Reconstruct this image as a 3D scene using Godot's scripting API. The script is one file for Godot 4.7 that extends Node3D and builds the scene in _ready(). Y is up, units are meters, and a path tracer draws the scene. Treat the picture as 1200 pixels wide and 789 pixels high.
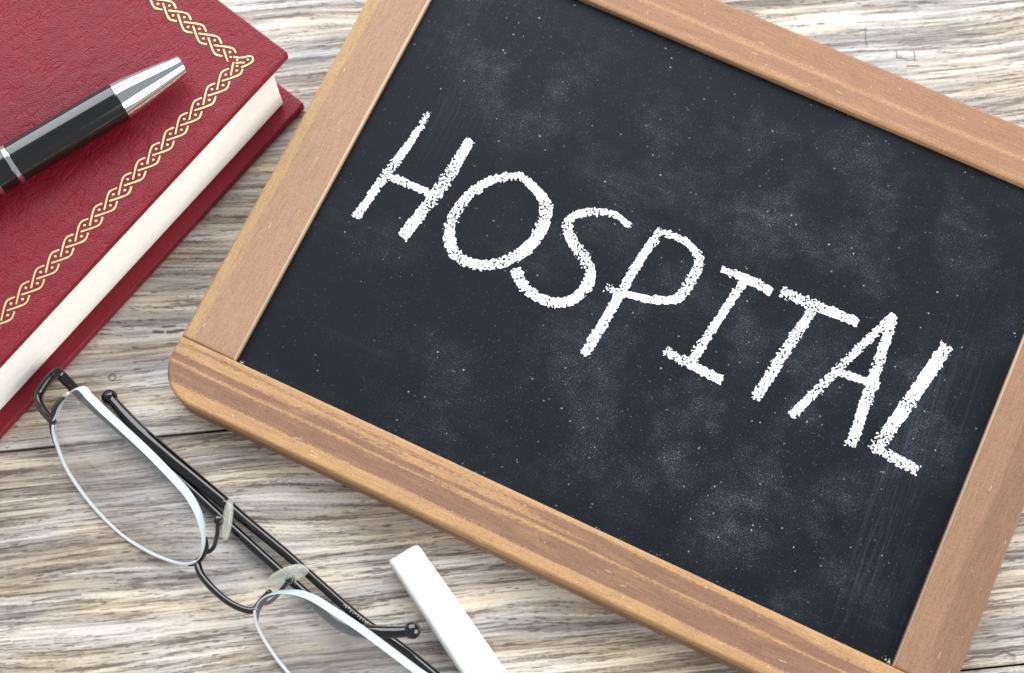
extends Node3D
# A close-up on a weathered wooden table: a framed school slate with HOSPITAL in chalk, a red book with a pen, folded glasses, a stick of chalk.
# Lengths below are in millimetres; MM turns them into metres when a mesh is made.
const MM := 0.001

# ------------------------------------------------------------------ mesh helpers
class Shape:
	var st := SurfaceTool.new()
	func _init():
		st.begin(Mesh.PRIMITIVE_TRIANGLES)
	func group(n: int):
		st.set_smooth_group(n)
	func tri(a: Vector3, b: Vector3, c: Vector3, out: Vector3, ua := Vector2.ZERO, ub := Vector2.ZERO, uc := Vector2.ZERO):
		if (c - a).cross(b - a).dot(out) < 0.0:
			var t := b
			b = c
			c = t
			var tu := ub
			ub = uc
			uc = tu
		st.set_uv(ua)
		st.add_vertex(a * 0.001)
		st.set_uv(ub)
		st.add_vertex(b * 0.001)
		st.set_uv(uc)
		st.add_vertex(c * 0.001)
	func quad(a: Vector3, b: Vector3, c: Vector3, d: Vector3, out: Vector3, ua := Vector2.ZERO, ub := Vector2.ZERO, uc := Vector2.ZERO, ud := Vector2.ZERO):
		tri(a, b, c, out, ua, ub, uc)
		tri(a, c, d, out, ua, uc, ud)
	func mesh(tangents := false) -> ArrayMesh:
		st.generate_normals()
		if tangents:
			st.generate_tangents()
		return st.commit()

func part(called: String, sh: Shape, m: Material, parent: Node, tangents := false) -> MeshInstance3D:
	var o := MeshInstance3D.new()
	o.name = called
	o.mesh = sh.mesh(tangents)
	o.material_override = m
	parent.add_child(o, true)
	return o

func thing(called: String, label: String, category: String, at: Vector3, turn: float) -> Node3D:
	var o := Node3D.new()
	o.name = called
	add_child(o, true)
	o.position = at * MM
	o.rotation.y = turn
	o.set_meta("label", label)
	o.set_meta("category", category)
	return o

# a corner-rounded convex outline in x/z: corners in order, one radius each
func rounded(corners: Array, radii: Array, steps := 6) -> PackedVector2Array:
	var out := PackedVector2Array()
	var n := corners.size()
	for i in n:
		var p: Vector2 = corners[i]
		var r: float = radii[i]
		var da: Vector2 = (corners[(i + n - 1) % n] - p).normalized()
		var db: Vector2 = (corners[(i + 1) % n] - p).normalized()
		if r <= 0.0:
			out.append(p)
			continue
		var c := p + (da + db) * r
		for k in steps + 1:
			var a := k * PI * 0.5 / steps
			out.append(c - db * r * cos(a) - da * r * sin(a))
	return out

func inset(poly: PackedVector2Array, by: float) -> PackedVector2Array:
	var out := PackedVector2Array()
	var n := poly.size()
	var mid := Vector2.ZERO
	for p in poly:
		mid += p / n
	for i in n:
		var e1 := (poly[i] - poly[(i + n - 1) % n]).normalized()
		var e2 := (poly[(i + 1) % n] - poly[i]).normalized()
		var n1 := Vector2(-e1.y, e1.x)
		var n2 := Vector2(-e2.y, e2.x)
		if n1.dot(mid - poly[i]) < 0:
			n1 = -n1
			n2 = -n2
		var b := (n1 + n2).normalized()
		out.append(poly[i] + b * by / maxf(0.35, b.dot(n1)))
	return out

# an upright slab over an outline, its edges rounded. area: the x/z rectangle that fills the texture; across_x: which way runs across the grain
func slab(sh: Shape, poly: PackedVector2Array, y0: float, y1: float, round_top: float, round_foot: float, area := Rect2(0, 0, 1, 1), across_x := false, steps := 3):
	var rings := []
	for k in steps + 1:
		var a := k * PI * 0.5 / steps
		rings.append([round_foot * (1.0 - sin(a)), y0 + round_foot * (1.0 - cos(a))])
	for k in steps + 1:
		var a := k * PI * 0.5 / steps
		rings.append([round_top * (1.0 - cos(a)), y1 - round_top * (1.0 - sin(a))])
	var n := poly.size()
	var mid := Vector2.ZERO
	for p in poly:
		mid += p / n
	var place := func(p: Vector2, y: float) -> Vector3: return Vector3(p.x, y, p.y)
	var uv := func(p: Vector2, y: float) -> Vector2:
		var q := p
		var down := maxf(0.0, y1 - y - round_top)
		if across_x:
			q.x -= down * signf(p.x - mid.x)
		else:
			q.y -= down * signf(p.y - mid.y)
		return (q - area.position) / area.size
	var lines := []
	for r in rings:
		lines.append(inset(poly, r[0]) if r[0] > 0.0001 else poly)
	sh.group(0)
	for k in rings.size() - 1:
		var ya: float = rings[k][1]
		var yb: float = rings[k + 1][1]
		if yb - ya < 1e-6 and absf(rings[k][0] - rings[k + 1][0]) < 1e-6:
			continue
		for i in n:
			var j := (i + 1) % n
			var pa: Vector2 = lines[k][i]
			var pb: Vector2 = lines[k][j]
			var pc: Vector2 = lines[k + 1][j]
			var pd: Vector2 = lines[k + 1][i]
			var o2 := (pb - pa).orthogonal().normalized()
			if o2.dot(pa - mid) < 0:
				o2 = -o2
			sh.quad(place.call(pa, ya), place.call(pb, ya), place.call(pc, yb), place.call(pd, yb), Vector3(o2.x, 0.01 if k >= steps else -0.01, o2.y), uv.call(pa, ya), uv.call(pb, ya), uv.call(pc, yb), uv.call(pd, yb))
	for top in [true, false]:
		sh.group(1 if top else 2)
		var line: PackedVector2Array = lines[lines.size() - 1] if top else lines[0]
		var y: float = y1 if top else y0
		var tris := Geometry2D.triangulate_polygon(line)
		for t in range(0, tris.size(), 3):
			var a := line[tris[t]]
			var b := line[tris[t + 1]]
			var c := line[tris[t + 2]]
			sh.tri(place.call(a, y), place.call(b, y), place.call(c, y), Vector3.UP if top else Vector3.DOWN, uv.call(a, y), uv.call(b, y), uv.call(c, y))

# a smooth curve through points
func curve(pts: Array, per := 6, closed := false) -> Array:
	var out := []
	var n := pts.size()
	for i in (n if closed else n - 1):
		var p0 = pts[(i + n - 1) % n] if closed or i > 0 else pts[i]
		var p1 = pts[i]
		var p2 = pts[(i + 1) % n]
		var p3 = pts[(i + 2) % n] if closed or i < n - 2 else pts[i + 1]
		for k in per:
			var t := float(k) / per
			out.append(0.5 * (2.0 * p1 + (p2 - p0) * t + (2.0 * p0 - 5.0 * p1 + 4.0 * p2 - p3) * t * t + (3.0 * p1 - p0 - 3.0 * p2 + p3) * t * t * t))
	if not closed:
		out.append(pts[n - 1])
	return out

# a tube along a path; radii: [start ... end], spread evenly; flat: height of the section over its width; up: the thin direction
func tube(sh: Shape, path: Array, radii: Array, sides := 14, flat := 1.0, up := Vector3.UP, round_ends := true):
	var n := path.size()
	var rings := []
	var mids := []
	var put := func(c: Vector3, d: Vector3, r: float):
		var side := d.cross(up)
		side = side.normalized() if side.length() > 0.01 else d.cross(Vector3.RIGHT).normalized()
		var top := side.cross(d).normalized()
		var ring := []
		for s in sides:
			var a := TAU * s / sides
			ring.append(c + side * cos(a) * r + top * sin(a) * r * flat)
		rings.append(ring)
		mids.append(c)
	var rad := func(i: int) -> float:
		var f := float(i) / (n - 1) * (radii.size() - 1)
		var k := mini(int(f), radii.size() - 2)
		return lerpf(radii[k], radii[k + 1], f - k)
	for i in n:
		var d: Vector3 = (path[mini(i + 1, n - 1)] - path[maxi(i - 1, 0)]).normalized()
		var r: float = rad.call(i)
		if i == 0 and round_ends:
			for k in [1.0, 0.92, 0.7, 0.38]:
				put.call(path[0] - d * r * k * 0.9, d, maxf(0.02, r * sqrt(1.0 - k * k)))
		put.call(path[i], d, r)
		if i == n - 1 and round_ends:
			for k in [0.38, 0.7, 0.92, 1.0]:
				put.call(path[i] + d * r * k * 0.9, d, maxf(0.02, r * sqrt(1.0 - k * k)))
	sh.group(0)
	for i in rings.size() - 1:
		for s in sides:
			var t := (s + 1) % sides
			sh.quad(rings[i][s], rings[i][t], rings[i + 1][t], rings[i + 1][s], (rings[i][s] + rings[i][t]) * 0.5 - mids[i])
	for e in [0, rings.size() - 1]:
		sh.group(5)
		for s in sides:
			sh.tri(mids[e], rings[e][s], rings[e][(s + 1) % sides], (mids[e] - mids[1 if e == 0 else rings.size() - 2]))

# a turned solid: profile of [distance along, radius]; hard: rows where the profile has an edge
func turned(sh: Shape, from: Vector3, along: Vector3, profile: Array, sides := 48, hard := []):
	var side := along.cross(Vector3.UP).normalized()
	var top := side.cross(along).normalized()
	var g := 0
	for i in profile.size() - 1:
		if i in hard:
			g += 1
		sh.group(g)
		for s in sides:
			var a := TAU * s / sides
			var b := TAU * (s + 1) / sides
			var da := side * cos(a) + top * sin(a)
			var db := side * cos(b) + top * sin(b)
			var p0: Vector3 = from + along * profile[i][0]
			var p1: Vector3 = from + along * profile[i + 1][0]
			var tilt: Vector3 = along * (profile[i][1] - profile[i + 1][1])
			var step := absf(profile[i + 1][0] - profile[i][0])
			var out: Vector3 = (da + db) * 0.5 * maxf(step, 0.0001) + tilt * (signf(profile[i + 1][0] - profile[i][0]) if step > 0.0001 else 1.0)
			if step < 0.0001 and i == 0:
				out = -along
			sh.quad(p0 + da * profile[i][1], p0 + db * profile[i][1], p1 + db * profile[i + 1][1], p1 + da * profile[i + 1][1], out)

# a smooth flattened pebble
func pebble(sh: Shape, c: Vector3, ax: Vector3, ay: Vector3, az: Vector3, power := 1.0):
	sh.group(0)
	var f := func(i: int, j: int) -> Vector3:
		var th := PI * i / 12.0 - PI * 0.5
		var ph := TAU * j / 20.0
		var e := func(x: float) -> float: return signf(x) * pow(absf(x), power)
		return c + ax * e.call(cos(th)) * e.call(cos(ph)) + ay * e.call(cos(th)) * e.call(sin(ph)) + az * e.call(sin(th))
	for i in 12:
		for j in 20:
			var a: Vector3 = f.call(i, j)
			var b: Vector3 = f.call(i, j + 1)
			var d: Vector3 = f.call(i + 1, j + 1)
			var e2: Vector3 = f.call(i + 1, j)
			sh.quad(a, b, d, e2, (a + b + d + e2) * 0.25 - c)

# ------------------------------------------------------------------ material helpers
func plain(c: Color, rough := 0.5, metal := 0.0, spec := 0.5) -> StandardMaterial3D:
	var m := StandardMaterial3D.new()
	m.albedo_color = c
	m.roughness = rough
	m.metallic = metal
	m.metallic_specular = spec
	return m

func printed(im: Image, rough := 0.6, spec := 0.5, repeat := false) -> StandardMaterial3D:
	var m := plain(Color.WHITE, rough, 0.0, spec)
	m.albedo_texture = ImageTexture.create_from_image(im)
	m.texture_repeat = repeat
	return m

# noise stretched along x: a narrow picture drawn out to the full width
func streaks(w: int, h: int, narrow: int, freq: float, seed_: int, octaves := 2) -> PackedByteArray:
	var n := FastNoiseLite.new()
	n.seed = seed_
	n.noise_type = FastNoiseLite.TYPE_SIMPLEX_SMOOTH
	n.frequency = freq
	n.fractal_octaves = octaves
	var im := n.get_image(narrow, h, false, false, true)
	im.convert(Image.FORMAT_L8)
	if narrow != w:
		im.resize(w, h, Image.INTERPOLATE_CUBIC)
	return im.get_data()

func ss(a: float, b: float, x: float) -> float:
	var t := clampf((x - a) / (b - a), 0.0, 1.0)
	return t * t * (3.0 - 2.0 * t)

func spot(im: Image, x: float, y: float, r: float, c: Color, strength: float):
	for j in range(int(y - r), int(y + r) + 2):
		for i in range(int(x - r), int(x + r) + 2):
			if i < 0 or j < 0 or i >= im.get_width() or j >= im.get_height():
				continue
			var k := clampf(r + 0.5 - Vector2(i - x, j - y).length(), 0.0, 1.0) * strength
			if k > 0.0:
				im.set_pixel(i, j, im.get_pixel(i, j).lerp(c, k))

func scratch(im: Image, pts: Array, r: float, c: Color, strength: float):
	for i in pts.size() - 1:
		var a: Vector2 = pts[i]
		var b: Vector2 = pts[i + 1]
		var n := maxi(1, int(a.distance_to(b) / maxf(0.6, r)))
		for k in n:
			var p := a.lerp(b, float(k) / n)
			spot(im, p.x, p.y, r, c, strength)

# weathered grey-beige boards: broad bands, streaks, fibres, and thin dark lines where the grain has opened
func board_wood(w: int, h: int, seed_: int, pale := 0.6) -> Image:
	var pad := 70
	var hh := h + 2 * pad
	var band := streaks(w, hh, 100, 0.022, seed_, 2)
	var streak := streaks(w, hh, 46, 0.075, seed_ + 1, 3)
	var fibre := streaks(w, hh, 70, 0.26, seed_ + 2, 3)
	var line := streaks(w, hh, 70, 0.06, seed_ + 3, 3)
	var open := streaks(w, hh, 190, 0.05, seed_ + 7, 2)
	var fleck := streaks(w, hh, 640, 0.42, seed_ + 4, 2)
	var pore := streaks(w, hh, 200, 0.34, seed_ + 8, 2)
	var patch := streaks(w, hh, 420, 0.014, seed_ + 5, 3)
	var bend := streaks(w, hh, 640, 0.0042, seed_ + 6, 2)
	var data := PackedByteArray()
	data.resize(w * h * 3)
	for y in h:
		for x in w:
			var i := (y + pad) * w + x
			var q := clampi(y + pad + (((bend[i] - 128) * 15) >> 7), 0, hh - 1) * w + x
			var a := band[q] / 255.0
			var b := streak[q] / 255.0
			var p := patch[i] / 255.0
			var fl := fleck[q] / 255.0
			var fi := fibre[q] / 255.0
			var t := clampf(pale + (a - 0.5) * 0.5 + (b - 0.5) * 0.8 + (fi - 0.5) * 0.6 + (fl - 0.5) * 0.2, 0.0, 1.0)
			var r := lerpf(112.0, 234.0, t)
			var g := lerpf(99.0, 225.0, t)
			var bl := lerpf(88.0, 212.0, t)
			var warm := (p - 0.52) * 38.0
			r += warm * 0.45
			bl -= warm * 0.7
			# opened grain
			var thin := 1.0 - absf(line[q] / 127.5 - 1.0)
			var d := clampf((thin - 0.86) * 8.0, 0.0, 1.0) * clampf((open[q] / 255.0 - 0.47 + (fl - 0.5) * 0.5) * 5.0, 0.0, 1.0)
			d = maxf(d * 0.55, clampf((0.30 - fi + (0.5 - b) * 0.35 + (fl - 0.5) * 0.2) * 5.0, 0.0, 1.0) * 0.5)
			d = maxf(d, clampf((pore[q] / 255.0 - 0.68 + (0.5 - b) * 0.3 + (open[q] / 255.0 - 0.5) * 0.25) * 7.0, 0.0, 1.0) * 0.55)
			var o := (y * w + x) * 3
			data[o] = clampi(int(lerpf(r, 72.0, d)), 0, 255)
			data[o + 1] = clampi(int(lerpf(g, 60.0, d)), 0, 255)
			data[o + 2] = clampi(int(lerpf(bl, 54.0, d)), 0, 255)
	return Image.create_from_data(w, h, false, Image.FORMAT_RGB8, data)

# planed frame wood: bands alternate between two tones at the given places across the width
func rail_wood(w: int, h: int, seed_: int, light: Color, dark: Color, edges: Array, wander: float, saw: float) -> Image:
	var wave := streaks(w, h, 60, 0.02, seed_, 3)
	var fine := streaks(w, h, maxi(40, w / 24), 0.22, seed_ + 1, 2)
	var pore := streaks(w, h, w / 3, 0.5, seed_ + 2, 2)
	var patch := streaks(w, h, w / 6, 0.03, seed_ + 3, 3)
	var dash := streaks(w, h, w / 7, 0.42, seed_ + 5, 2)
	var cross := FastNoiseLite.new()
	cross.seed = seed_ + 4
	cross.frequency = 0.16
	var data := PackedByteArray()
	data.resize(w * h * 3)
	var soft := 0.05
	for x in w:
		var cut := cross.get_noise_1d(x) * saw
		for y in h:
			var i := y * w + x
			var v := float(y) / h + (wave[i] / 255.0 - 0.5) * wander + (pore[i] / 255.0 - 0.5) * 0.09 + (dash[i] / 255.0 - 0.5) * 0.1
			var tone := 0.0
			for e in edges.size():
				var s := clampf((v - edges[e]) / soft + 0.5, 0.0, 1.0)
				tone = lerpf(tone, float((e + 1) % 2), s)
			tone = clampf(tone + (patch[i] / 255.0 - 0.5) * 0.6, 0.0, 1.0)
			var k := 1.0 + (fine[i] / 255.0 - 0.5) * 0.14 + (pore[i] / 255.0 - 0.5) * 0.26 + cut * (0.6 + 0.8 * fine[i] / 255.0) - clampf((dash[i] / 255.0 - 0.64) * 4.0, 0.0, 1.0) * 0.16
			var o := i * 3
			data[o] = clampi(int(255.0 * lerpf(light.r, dark.r, tone) * k), 0, 255)
			data[o + 1] = clampi(int(255.0 * lerpf(light.g, dark.g, tone) * k), 0, 255)
			data[o + 2] = clampi(int(255.0 * lerpf(light.b, dark.b, tone) * k), 0, 255)
	return Image.create_from_data(w, h, false, Image.FORMAT_RGB8, data)

# ------------------------------------------------------------------ the scene
func _ready():
	light_and_camera()
	tabletop()
	slate()
	book()
	pen()
	glasses()
	chalk_stick()

func light_and_camera():
	var cam := Camera3D.new()
	cam.name = "camera"
	cam.fov = 23.46
	cam.near = 0.02
	cam.far = 20.0
	add_child(cam)
	cam.position = Vector3(0, 376.54, 107.29) * MM
	cam.look_at_from_position(cam.position, Vector3(0, 12, 0) * MM, Vector3(0, 0, -1))
	cam.current = true
	var optics := CameraAttributesPhysical.new()
	optics.frustum_focal_length = 57.79
	optics.frustum_near = 0.02
	optics.frustum_far = 20.0
	optics.frustum_focus_distance = 0.383
	optics.exposure_aperture = 16.0
	cam.attributes = optics

	var env := Environment.new()
	env.background_mode = Environment.BG_COLOR
	env.background_color = Color(0.60, 0.61, 0.63)
	env.background_energy_multiplier = 1.0
	env.tonemap_mode = Environment.TONE_MAPPER_LINEAR
	env.tonemap_exposure = 1.08
	env.sdfgi_enabled = true
	env.ssao_enabled = true
	env.ssil_enabled = true
	var we := WorldEnvironment.new()
	we.name = "environment"
	we.environment = env
	add_child(we)

	# the window beyond the table and a second one to its right
	window_light("window_light", Vector3(-0.15, 0.9, -1.15), Vector3(0, 0, 0), Vector2(2.0, 1.5), 1.25, Color(0.97, 0.985, 1.0))
	window_light("side_window_light", Vector3(1.25, 0.75, 0.55), Vector3(0, 0, 0), Vector2(1.2, 1.1), 1.6, Color(1.0, 0.985, 0.96))

func window_light(called: String, at: Vector3, to: Vector3, size: Vector2, energy: float, c: Color):
	var l := AreaLight3D.new()
	l.name = called
	l.area_size = size
	l.area_normalize_energy = false
	l.light_energy = energy
	l.light_color = c
	l.area_range = 8.0
	l.area_attenuation = 2.0
	l.shadow_enabled = true
	add_child(l)
	l.look_at_from_position(at, to, Vector3.UP)

# ------------------------------------------------------------------ tabletop: loose boards over a dark underlay
func tabletop():
	var top := Node3D.new()
	top.name = "tabletop"
	top.rotation.y = deg_to_rad(5.71)
	top.set_meta("kind", "structure")
	add_child(top)
	var wide := board_wood(2048, 824, 11, 0.62)
	var px := 2048.0 / 360.0
	var at := func(x: float, z: float) -> Vector2: return Vector2((x + 180.0) * px, (z + 132.2) * px)
	var ink := Color(0.3, 0.26, 0.23)
	# small cracks, a knot and a ring mark that the board shows
	scratch(wide, [at.call(98.7, -76.6), at.call(98.3, -74.0), at.call(98.1, -71.5)], 0.8, ink, 0.45)
	scratch(wide, [at.call(105.5, -69.6), at.call(105.4, -67.4), at.call(107.9, -66.9)], 0.8, ink, 0.5)
	scratch(wide, [at.call(110.0, -68.9), at.call(109.8, -66.0)], 0.8, ink, 0.5)
	scratch(wide, [at.call(107.5, -64.9), at.call(110.8, -64.7)], 1.2, ink, 0.5)
	scratch(wide, [at.call(-86.0, -13.2), at.call(-82.0, -12.7), at.call(-78.5, -13.0)], 2.2, ink, 0.6)
	scratch(wide, [at.call(-84.0, -14.3), at.call(-80.5, -14.2)], 1.6, ink, 0.45)
	spot(wide, at.call(-83.3, -12.9).x, at.call(-83.3, -12.9).y, 1.8, Color(0.95, 0.94, 0.92), 0.9)
	var ring := []
	for k in 17:
		ring.append(at.call(-96.4 + 0.85 * cos(TAU * k / 16), -2.8 + 0.75 * sin(TAU * k / 16)))
	scratch(wide, ring, 1.1, ink, 0.55)
	var narrow := board_wood(2048, 416, 57, 0.7)
	var at2 := func(x: float, z: float) -> Vector2: return Vector2((x + 180.0) * px, (z - 12.8) * px)
	scratch(narrow, [at2.call(-116.4, 49.1), at2.call(-112.0, 48.4), at2.call(-105.0, 48.5)], 1.2, ink, 0.35)
	scratch(narrow, [at2.call(93.5, 84.6), at2.call(98.0, 83.4), at2.call(102.0, 83.7), at2.call(105.0, 82.9), at2.call(107.5, 84.2)], 2.0, ink, 0.4)
	var wm := printed(wide, 0.5, 0.5)
	wm.heightmap_enabled = true
	wm.heightmap_texture = wm.albedo_texture
	wm.heightmap_scale = 0.006
	var nm := printed(narrow, 0.5, 0.5)
	nm.heightmap_enabled = true
	nm.heightmap_texture = nm.albedo_texture
	nm.heightmap_scale = 0.006
	# [from, to, material, flip]
	for b in [[-205.0, -132.6, nm, true], [-132.2, 12.4, wm, false], [13.05, 85.55, nm, false], [86.05, 230.0, wm, true]]:
		var sh := Shape.new()
		var z0: float = b[0]
		var z1: float = b[1]
		var c := 0.25
		sh.group(-1)
		for s in [[-330.0, -180.0], [-180.0, 180.0], [180.0, 330.0]]:
			var u0: float = (s[0] + 180.0) / 360.0
			var u1: float = (s[1] + 180.0) / 360.0
			if s[0] < -180.5:
				u0 = -u0
			if s[1] > 180.5:
				u1 = 2.0 - u1
			if b[3]:
				u0 = 1.0 - u0
				u1 = 1.0 - u1
			# cross-section: underside, edge, chamfer, top
			var sec := [[z0, -8.0], [z0, -c], [z0 + c, 0.0], [z1 - c, 0.0], [z1, -c], [z1, -8.0]]
			for k in 6:
				var p: Array = sec[k]
				var q: Array = sec[(k + 1) % 6]
				var vp := clampf((p[0] - z0) / (z1 - z0), 0.002, 0.998)
				var vq := clampf((q[0] - z0) / (z1 - z0), 0.002, 0.998)
				var out := Vector3(0, 1 if k == 2 else (-1 if k == 5 else 0.3), -1 if k < 2 else (1 if k > 2 and k < 5 else 0))
				sh.quad(Vector3(s[0], p[1], p[0]), Vector3(s[1], p[1], p[0]), Vector3(s[1], q[1], q[0]), Vector3(s[0], q[1], q[0]), out, Vector2(u0, vp), Vector2(u1, vp), Vector2(u1, vq), Vector2(u0, vq))
			for e in [s[0], s[1]]:
				if absf(e) > 300.0:
					sh.quad(Vector3(e, -8, z0), Vector3(e, 0, z0), Vector3(e, 0, z1), Vector3(e, -8, z1), Vector3(e, 0, 0), Vector2(u0, 0), Vector2(u0, 0.02), Vector2(u0, 0.98), Vector2(u0, 1))
		part("plank", sh, b[2], top)
	var base := Shape.new()
	slab(base, PackedVector2Array([Vector2(-328, -203), Vector2(328, -203), Vector2(328, 228), Vector2(-328, 228)]), -20.0, -8.0, 0.5, 0.5)
	part("underlay", base, plain(Color(0.14, 0.1, 0.08), 0.8), top)

# ------------------------------------------------------------------ the slate
const LETTERS := {
	"h": [[[12.88, 76.34, 1.00], [12.22, 67.26, 1.79], [10.57, 56.58, 1.99], [9.06, 44.88, 1.79]], [[25.23, 73.90, 2.19], [24.36, 61.37, 2.79], [21.52, 45.20, 2.59]], [[10.27, 57.17, 1.79], [15.84, 57.59, 1.79], [22.35, 57.48, 1.79]]],
	"o": [[[40.36, 71.13, 1.59], [36.24, 68.69, 1.79], [32.33, 63.90, 2.19], [30.51, 58.16, 2.39], [30.48, 52.57, 2.59], [32.76, 47.86, 2.59], [36.30, 45.71, 2.39], [41.47, 46.24, 2.19], [46.08, 49.37, 2.59], [49.69, 54.66, 2.79], [50.72, 61.16, 2.99], [49.43, 66.36, 2.79], [46.45, 68.86, 2.39], [42.24, 70.54, 1.79], [39.89, 71.16, 1.59]]],
	"s": [[[69.38, 70.69, 1.39], [65.80, 71.66, 1.39], [62.46, 71.05, 1.59], [58.74, 69.30, 1.79], [56.12, 66.61, 1.99], [56.38, 63.59, 2.19], [59.59, 60.53, 2.39], [63.16, 58.62, 2.39], [66.05, 55.71, 2.39], [66.65, 52.44, 2.59], [65.23, 48.23, 2.39], [62.38, 45.71, 2.39], [57.90, 44.77, 2.19], [53.43, 45.72, 2.39], [49.86, 48.54, 2.59]]],
	"p": [[[76.77, 72.25, 1.79], [75.42, 63.70, 1.99], [74.24, 48.96, 2.19], [73.21, 37.10, 2.19]], [[76.77, 72.25, 1.39], [82.57, 72.82, 1.59], [86.55, 71.34, 1.79], [88.41, 69.11, 1.99], [88.66, 64.95, 2.19], [87.60, 59.26, 2.39], [85.56, 57.35, 1.79], [81.62, 55.73, 1.79], [76.16, 54.56, 1.59], [71.32, 53.93, 1.39]]],
	"i": [[[94.25, 69.97, 1.59], [100.33, 70.23, 1.99], [106.45, 69.81, 2.19]], [[100.03, 69.37, 1.99], [98.41, 59.21, 1.79], [96.63, 46.08, 2.19]], [[90.27, 45.61, 1.79], [97.31, 45.02, 1.99], [104.41, 44.71, 2.19]]],
	"t": [[[109.73, 70.88, 2.39], [118.62, 71.08, 2.39], [127.82, 71.45, 2.19]], [[117.50, 70.09, 1.99], [115.50, 57.52, 2.39], [113.67, 44.30, 2.19]]],
	"a": [[[135.31, 76.62, 1.59], [129.21, 61.00, 1.79], [122.97, 44.17, 1.99]], [[135.44, 75.75, 1.79], [136.70, 61.10, 2.39], [137.93, 43.60, 2.39]], [[128.00, 58.13, 1.39], [132.34, 58.58, 1.79], [138.16, 59.04, 1.79]]],
	"l": [[[149.31, 74.40, 2.79], [146.71, 60.12, 2.99], [143.58, 45.38, 2.79]], [[143.30, 45.02, 2.19], [148.53, 44.60, 2.39], [153.50, 44.29, 2.19]]],
}
const SW := 164.75   # inner width and height of the frame, rail width
const SH := 120.2
const RW := 14.1
const FACE := 9.8    # height of the writing surface
const RIM := 12.0    # height of the frame

func slate():
	var t := thing("chalkboard_slate", "wood framed school slate with HOSPITAL written in white chalk", "chalkboard", Vector3(-64.787, 0, 5.725), deg_to_rad(-25.269))
	# writing surface
	var sh := Shape.new()
	slab(sh, PackedVector2Array([Vector2(-1.5, -SH - 1.5), Vector2(SW + 1.5, -SH - 1.5), Vector2(SW + 1.5, 1.5), Vector2(-1.5, 1.5)]), 4.0, FACE, 0.1, 0.1, Rect2(-1.5, -SH - 1.5, SW + 3, SH + 3))
	var bm := printed(slate_print(1536, 1128), 0.5, 0.3)
	part("writing_surface", sh, bm, t)
	# rails; the two long ones carry the rounded corners
	var tan_light := Color(0.76, 0.60, 0.43)
	var tan_dark := Color(0.57, 0.43, 0.345)
	var long_area := Rect2(-RW, 0, SW + 2 * RW, RW)
	var im := rail_wood(2048, 150, 21, tan_light, tan_dark, [0.17, 0.34, 0.42, 0.76], 0.3, 0.02)
	flecks(im, 60, 4)
	var s1 := Shape.new()
	slab(s1, rounded([Vector2(-RW, 0.0), Vector2(SW + RW, 0.0), Vector2(SW + RW, RW), Vector2(-RW, RW)], [0.0, 0.0, 9.5, 9.5], 10), 0.0, RIM, 0.7, 1.2, long_area)
	part("rail", s1, rail_material(im), t)
	im = rail_wood(2048, 150, 33, Color(0.75, 0.59, 0.44), Color(0.65, 0.49, 0.385), [-0.2, 0.52, 0.60, 0.90, 0.94, 0.965], 0.07, 0.02)
	flecks(im, 50, 5)
	var s2 := Shape.new()
	slab(s2, rounded([Vector2(-RW, -SH - RW), Vector2(SW + RW, -SH - RW), Vector2(SW + RW, -SH), Vector2(-RW, -SH)], [10.5, 10.5, 0.0, 0.0], 10), 0.0, RIM, 0.8, 1.2, Rect2(-RW, -SH - RW, SW + 2 * RW, RW))
	part("rail", s2, rail_material(im), t)
	# stiles: their grain picture runs along x, so it is turned
	im = rail_wood(1536, 150, 45, Color(0.74, 0.60, 0.44), Color(0.68, 0.54, 0.44), [0.2], 0.4, 0.022)
	flecks(im, 40, 6)
	for y in [146, 147, 148, 149]:  # pale inner edge: worn wood, with the fillet highlight painted into its colour
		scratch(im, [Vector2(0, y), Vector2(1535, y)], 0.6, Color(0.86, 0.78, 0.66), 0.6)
	im.rotate_90(CLOCKWISE)
	im.flip_x()
	var s3 := Shape.new()
	slab(s3, PackedVector2Array([Vector2(-RW, -SH + 0.05), Vector2(0, -SH + 0.05), Vector2(0, -0.08), Vector2(-RW, -0.08)]), 0.0, RIM - 0.12, 0.6, 1.2, Rect2(-RW, -SH, RW, SH), true)
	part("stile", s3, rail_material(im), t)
	im = rail_wood(1536, 150, 58, Color(0.62, 0.48, 0.385), Color(0.56, 0.425, 0.335), [0.55], 0.4, 0.03)
	flecks(im, 50, 7)
	for y in [0, 1, 2, 3]:  # inner edge again: worn wood plus a painted fillet highlight
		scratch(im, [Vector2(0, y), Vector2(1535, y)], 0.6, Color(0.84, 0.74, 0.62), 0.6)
	im.rotate_90(CLOCKWISE)
	im.flip_x()
	var s4 := Shape.new()
	slab(s4, PackedVector2Array([Vector2(SW, -SH + 0.05), Vector2(SW + RW, -SH + 0.05), Vector2(SW + RW, -0.08), Vector2(SW, -0.08)]), 0.0, RIM - 0.1, 0.6, 1.2, Rect2(SW, -SH, RW, SH), true)
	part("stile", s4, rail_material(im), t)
	# lettering: a thin crumbly layer of chalk for each letter
	var cm := plain(Color(0.95, 0.95, 0.94), 0.95, 0.0, 0.2)
	for key in "hospital":
		var l := part("chalk_letter", letter(LETTERS[key], key.unicode_at(0)), cm, t)
		l.set_meta("label", "chalk letter " + key.to_upper() + " on the slate")

func rail_material(im: Image) -> StandardMaterial3D:
	var m := printed(im, 0.55, 0.4)
	m.heightmap_enabled = true
	m.heightmap_texture = m.albedo_texture
	m.heightmap_scale = 0.003
	return m

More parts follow.
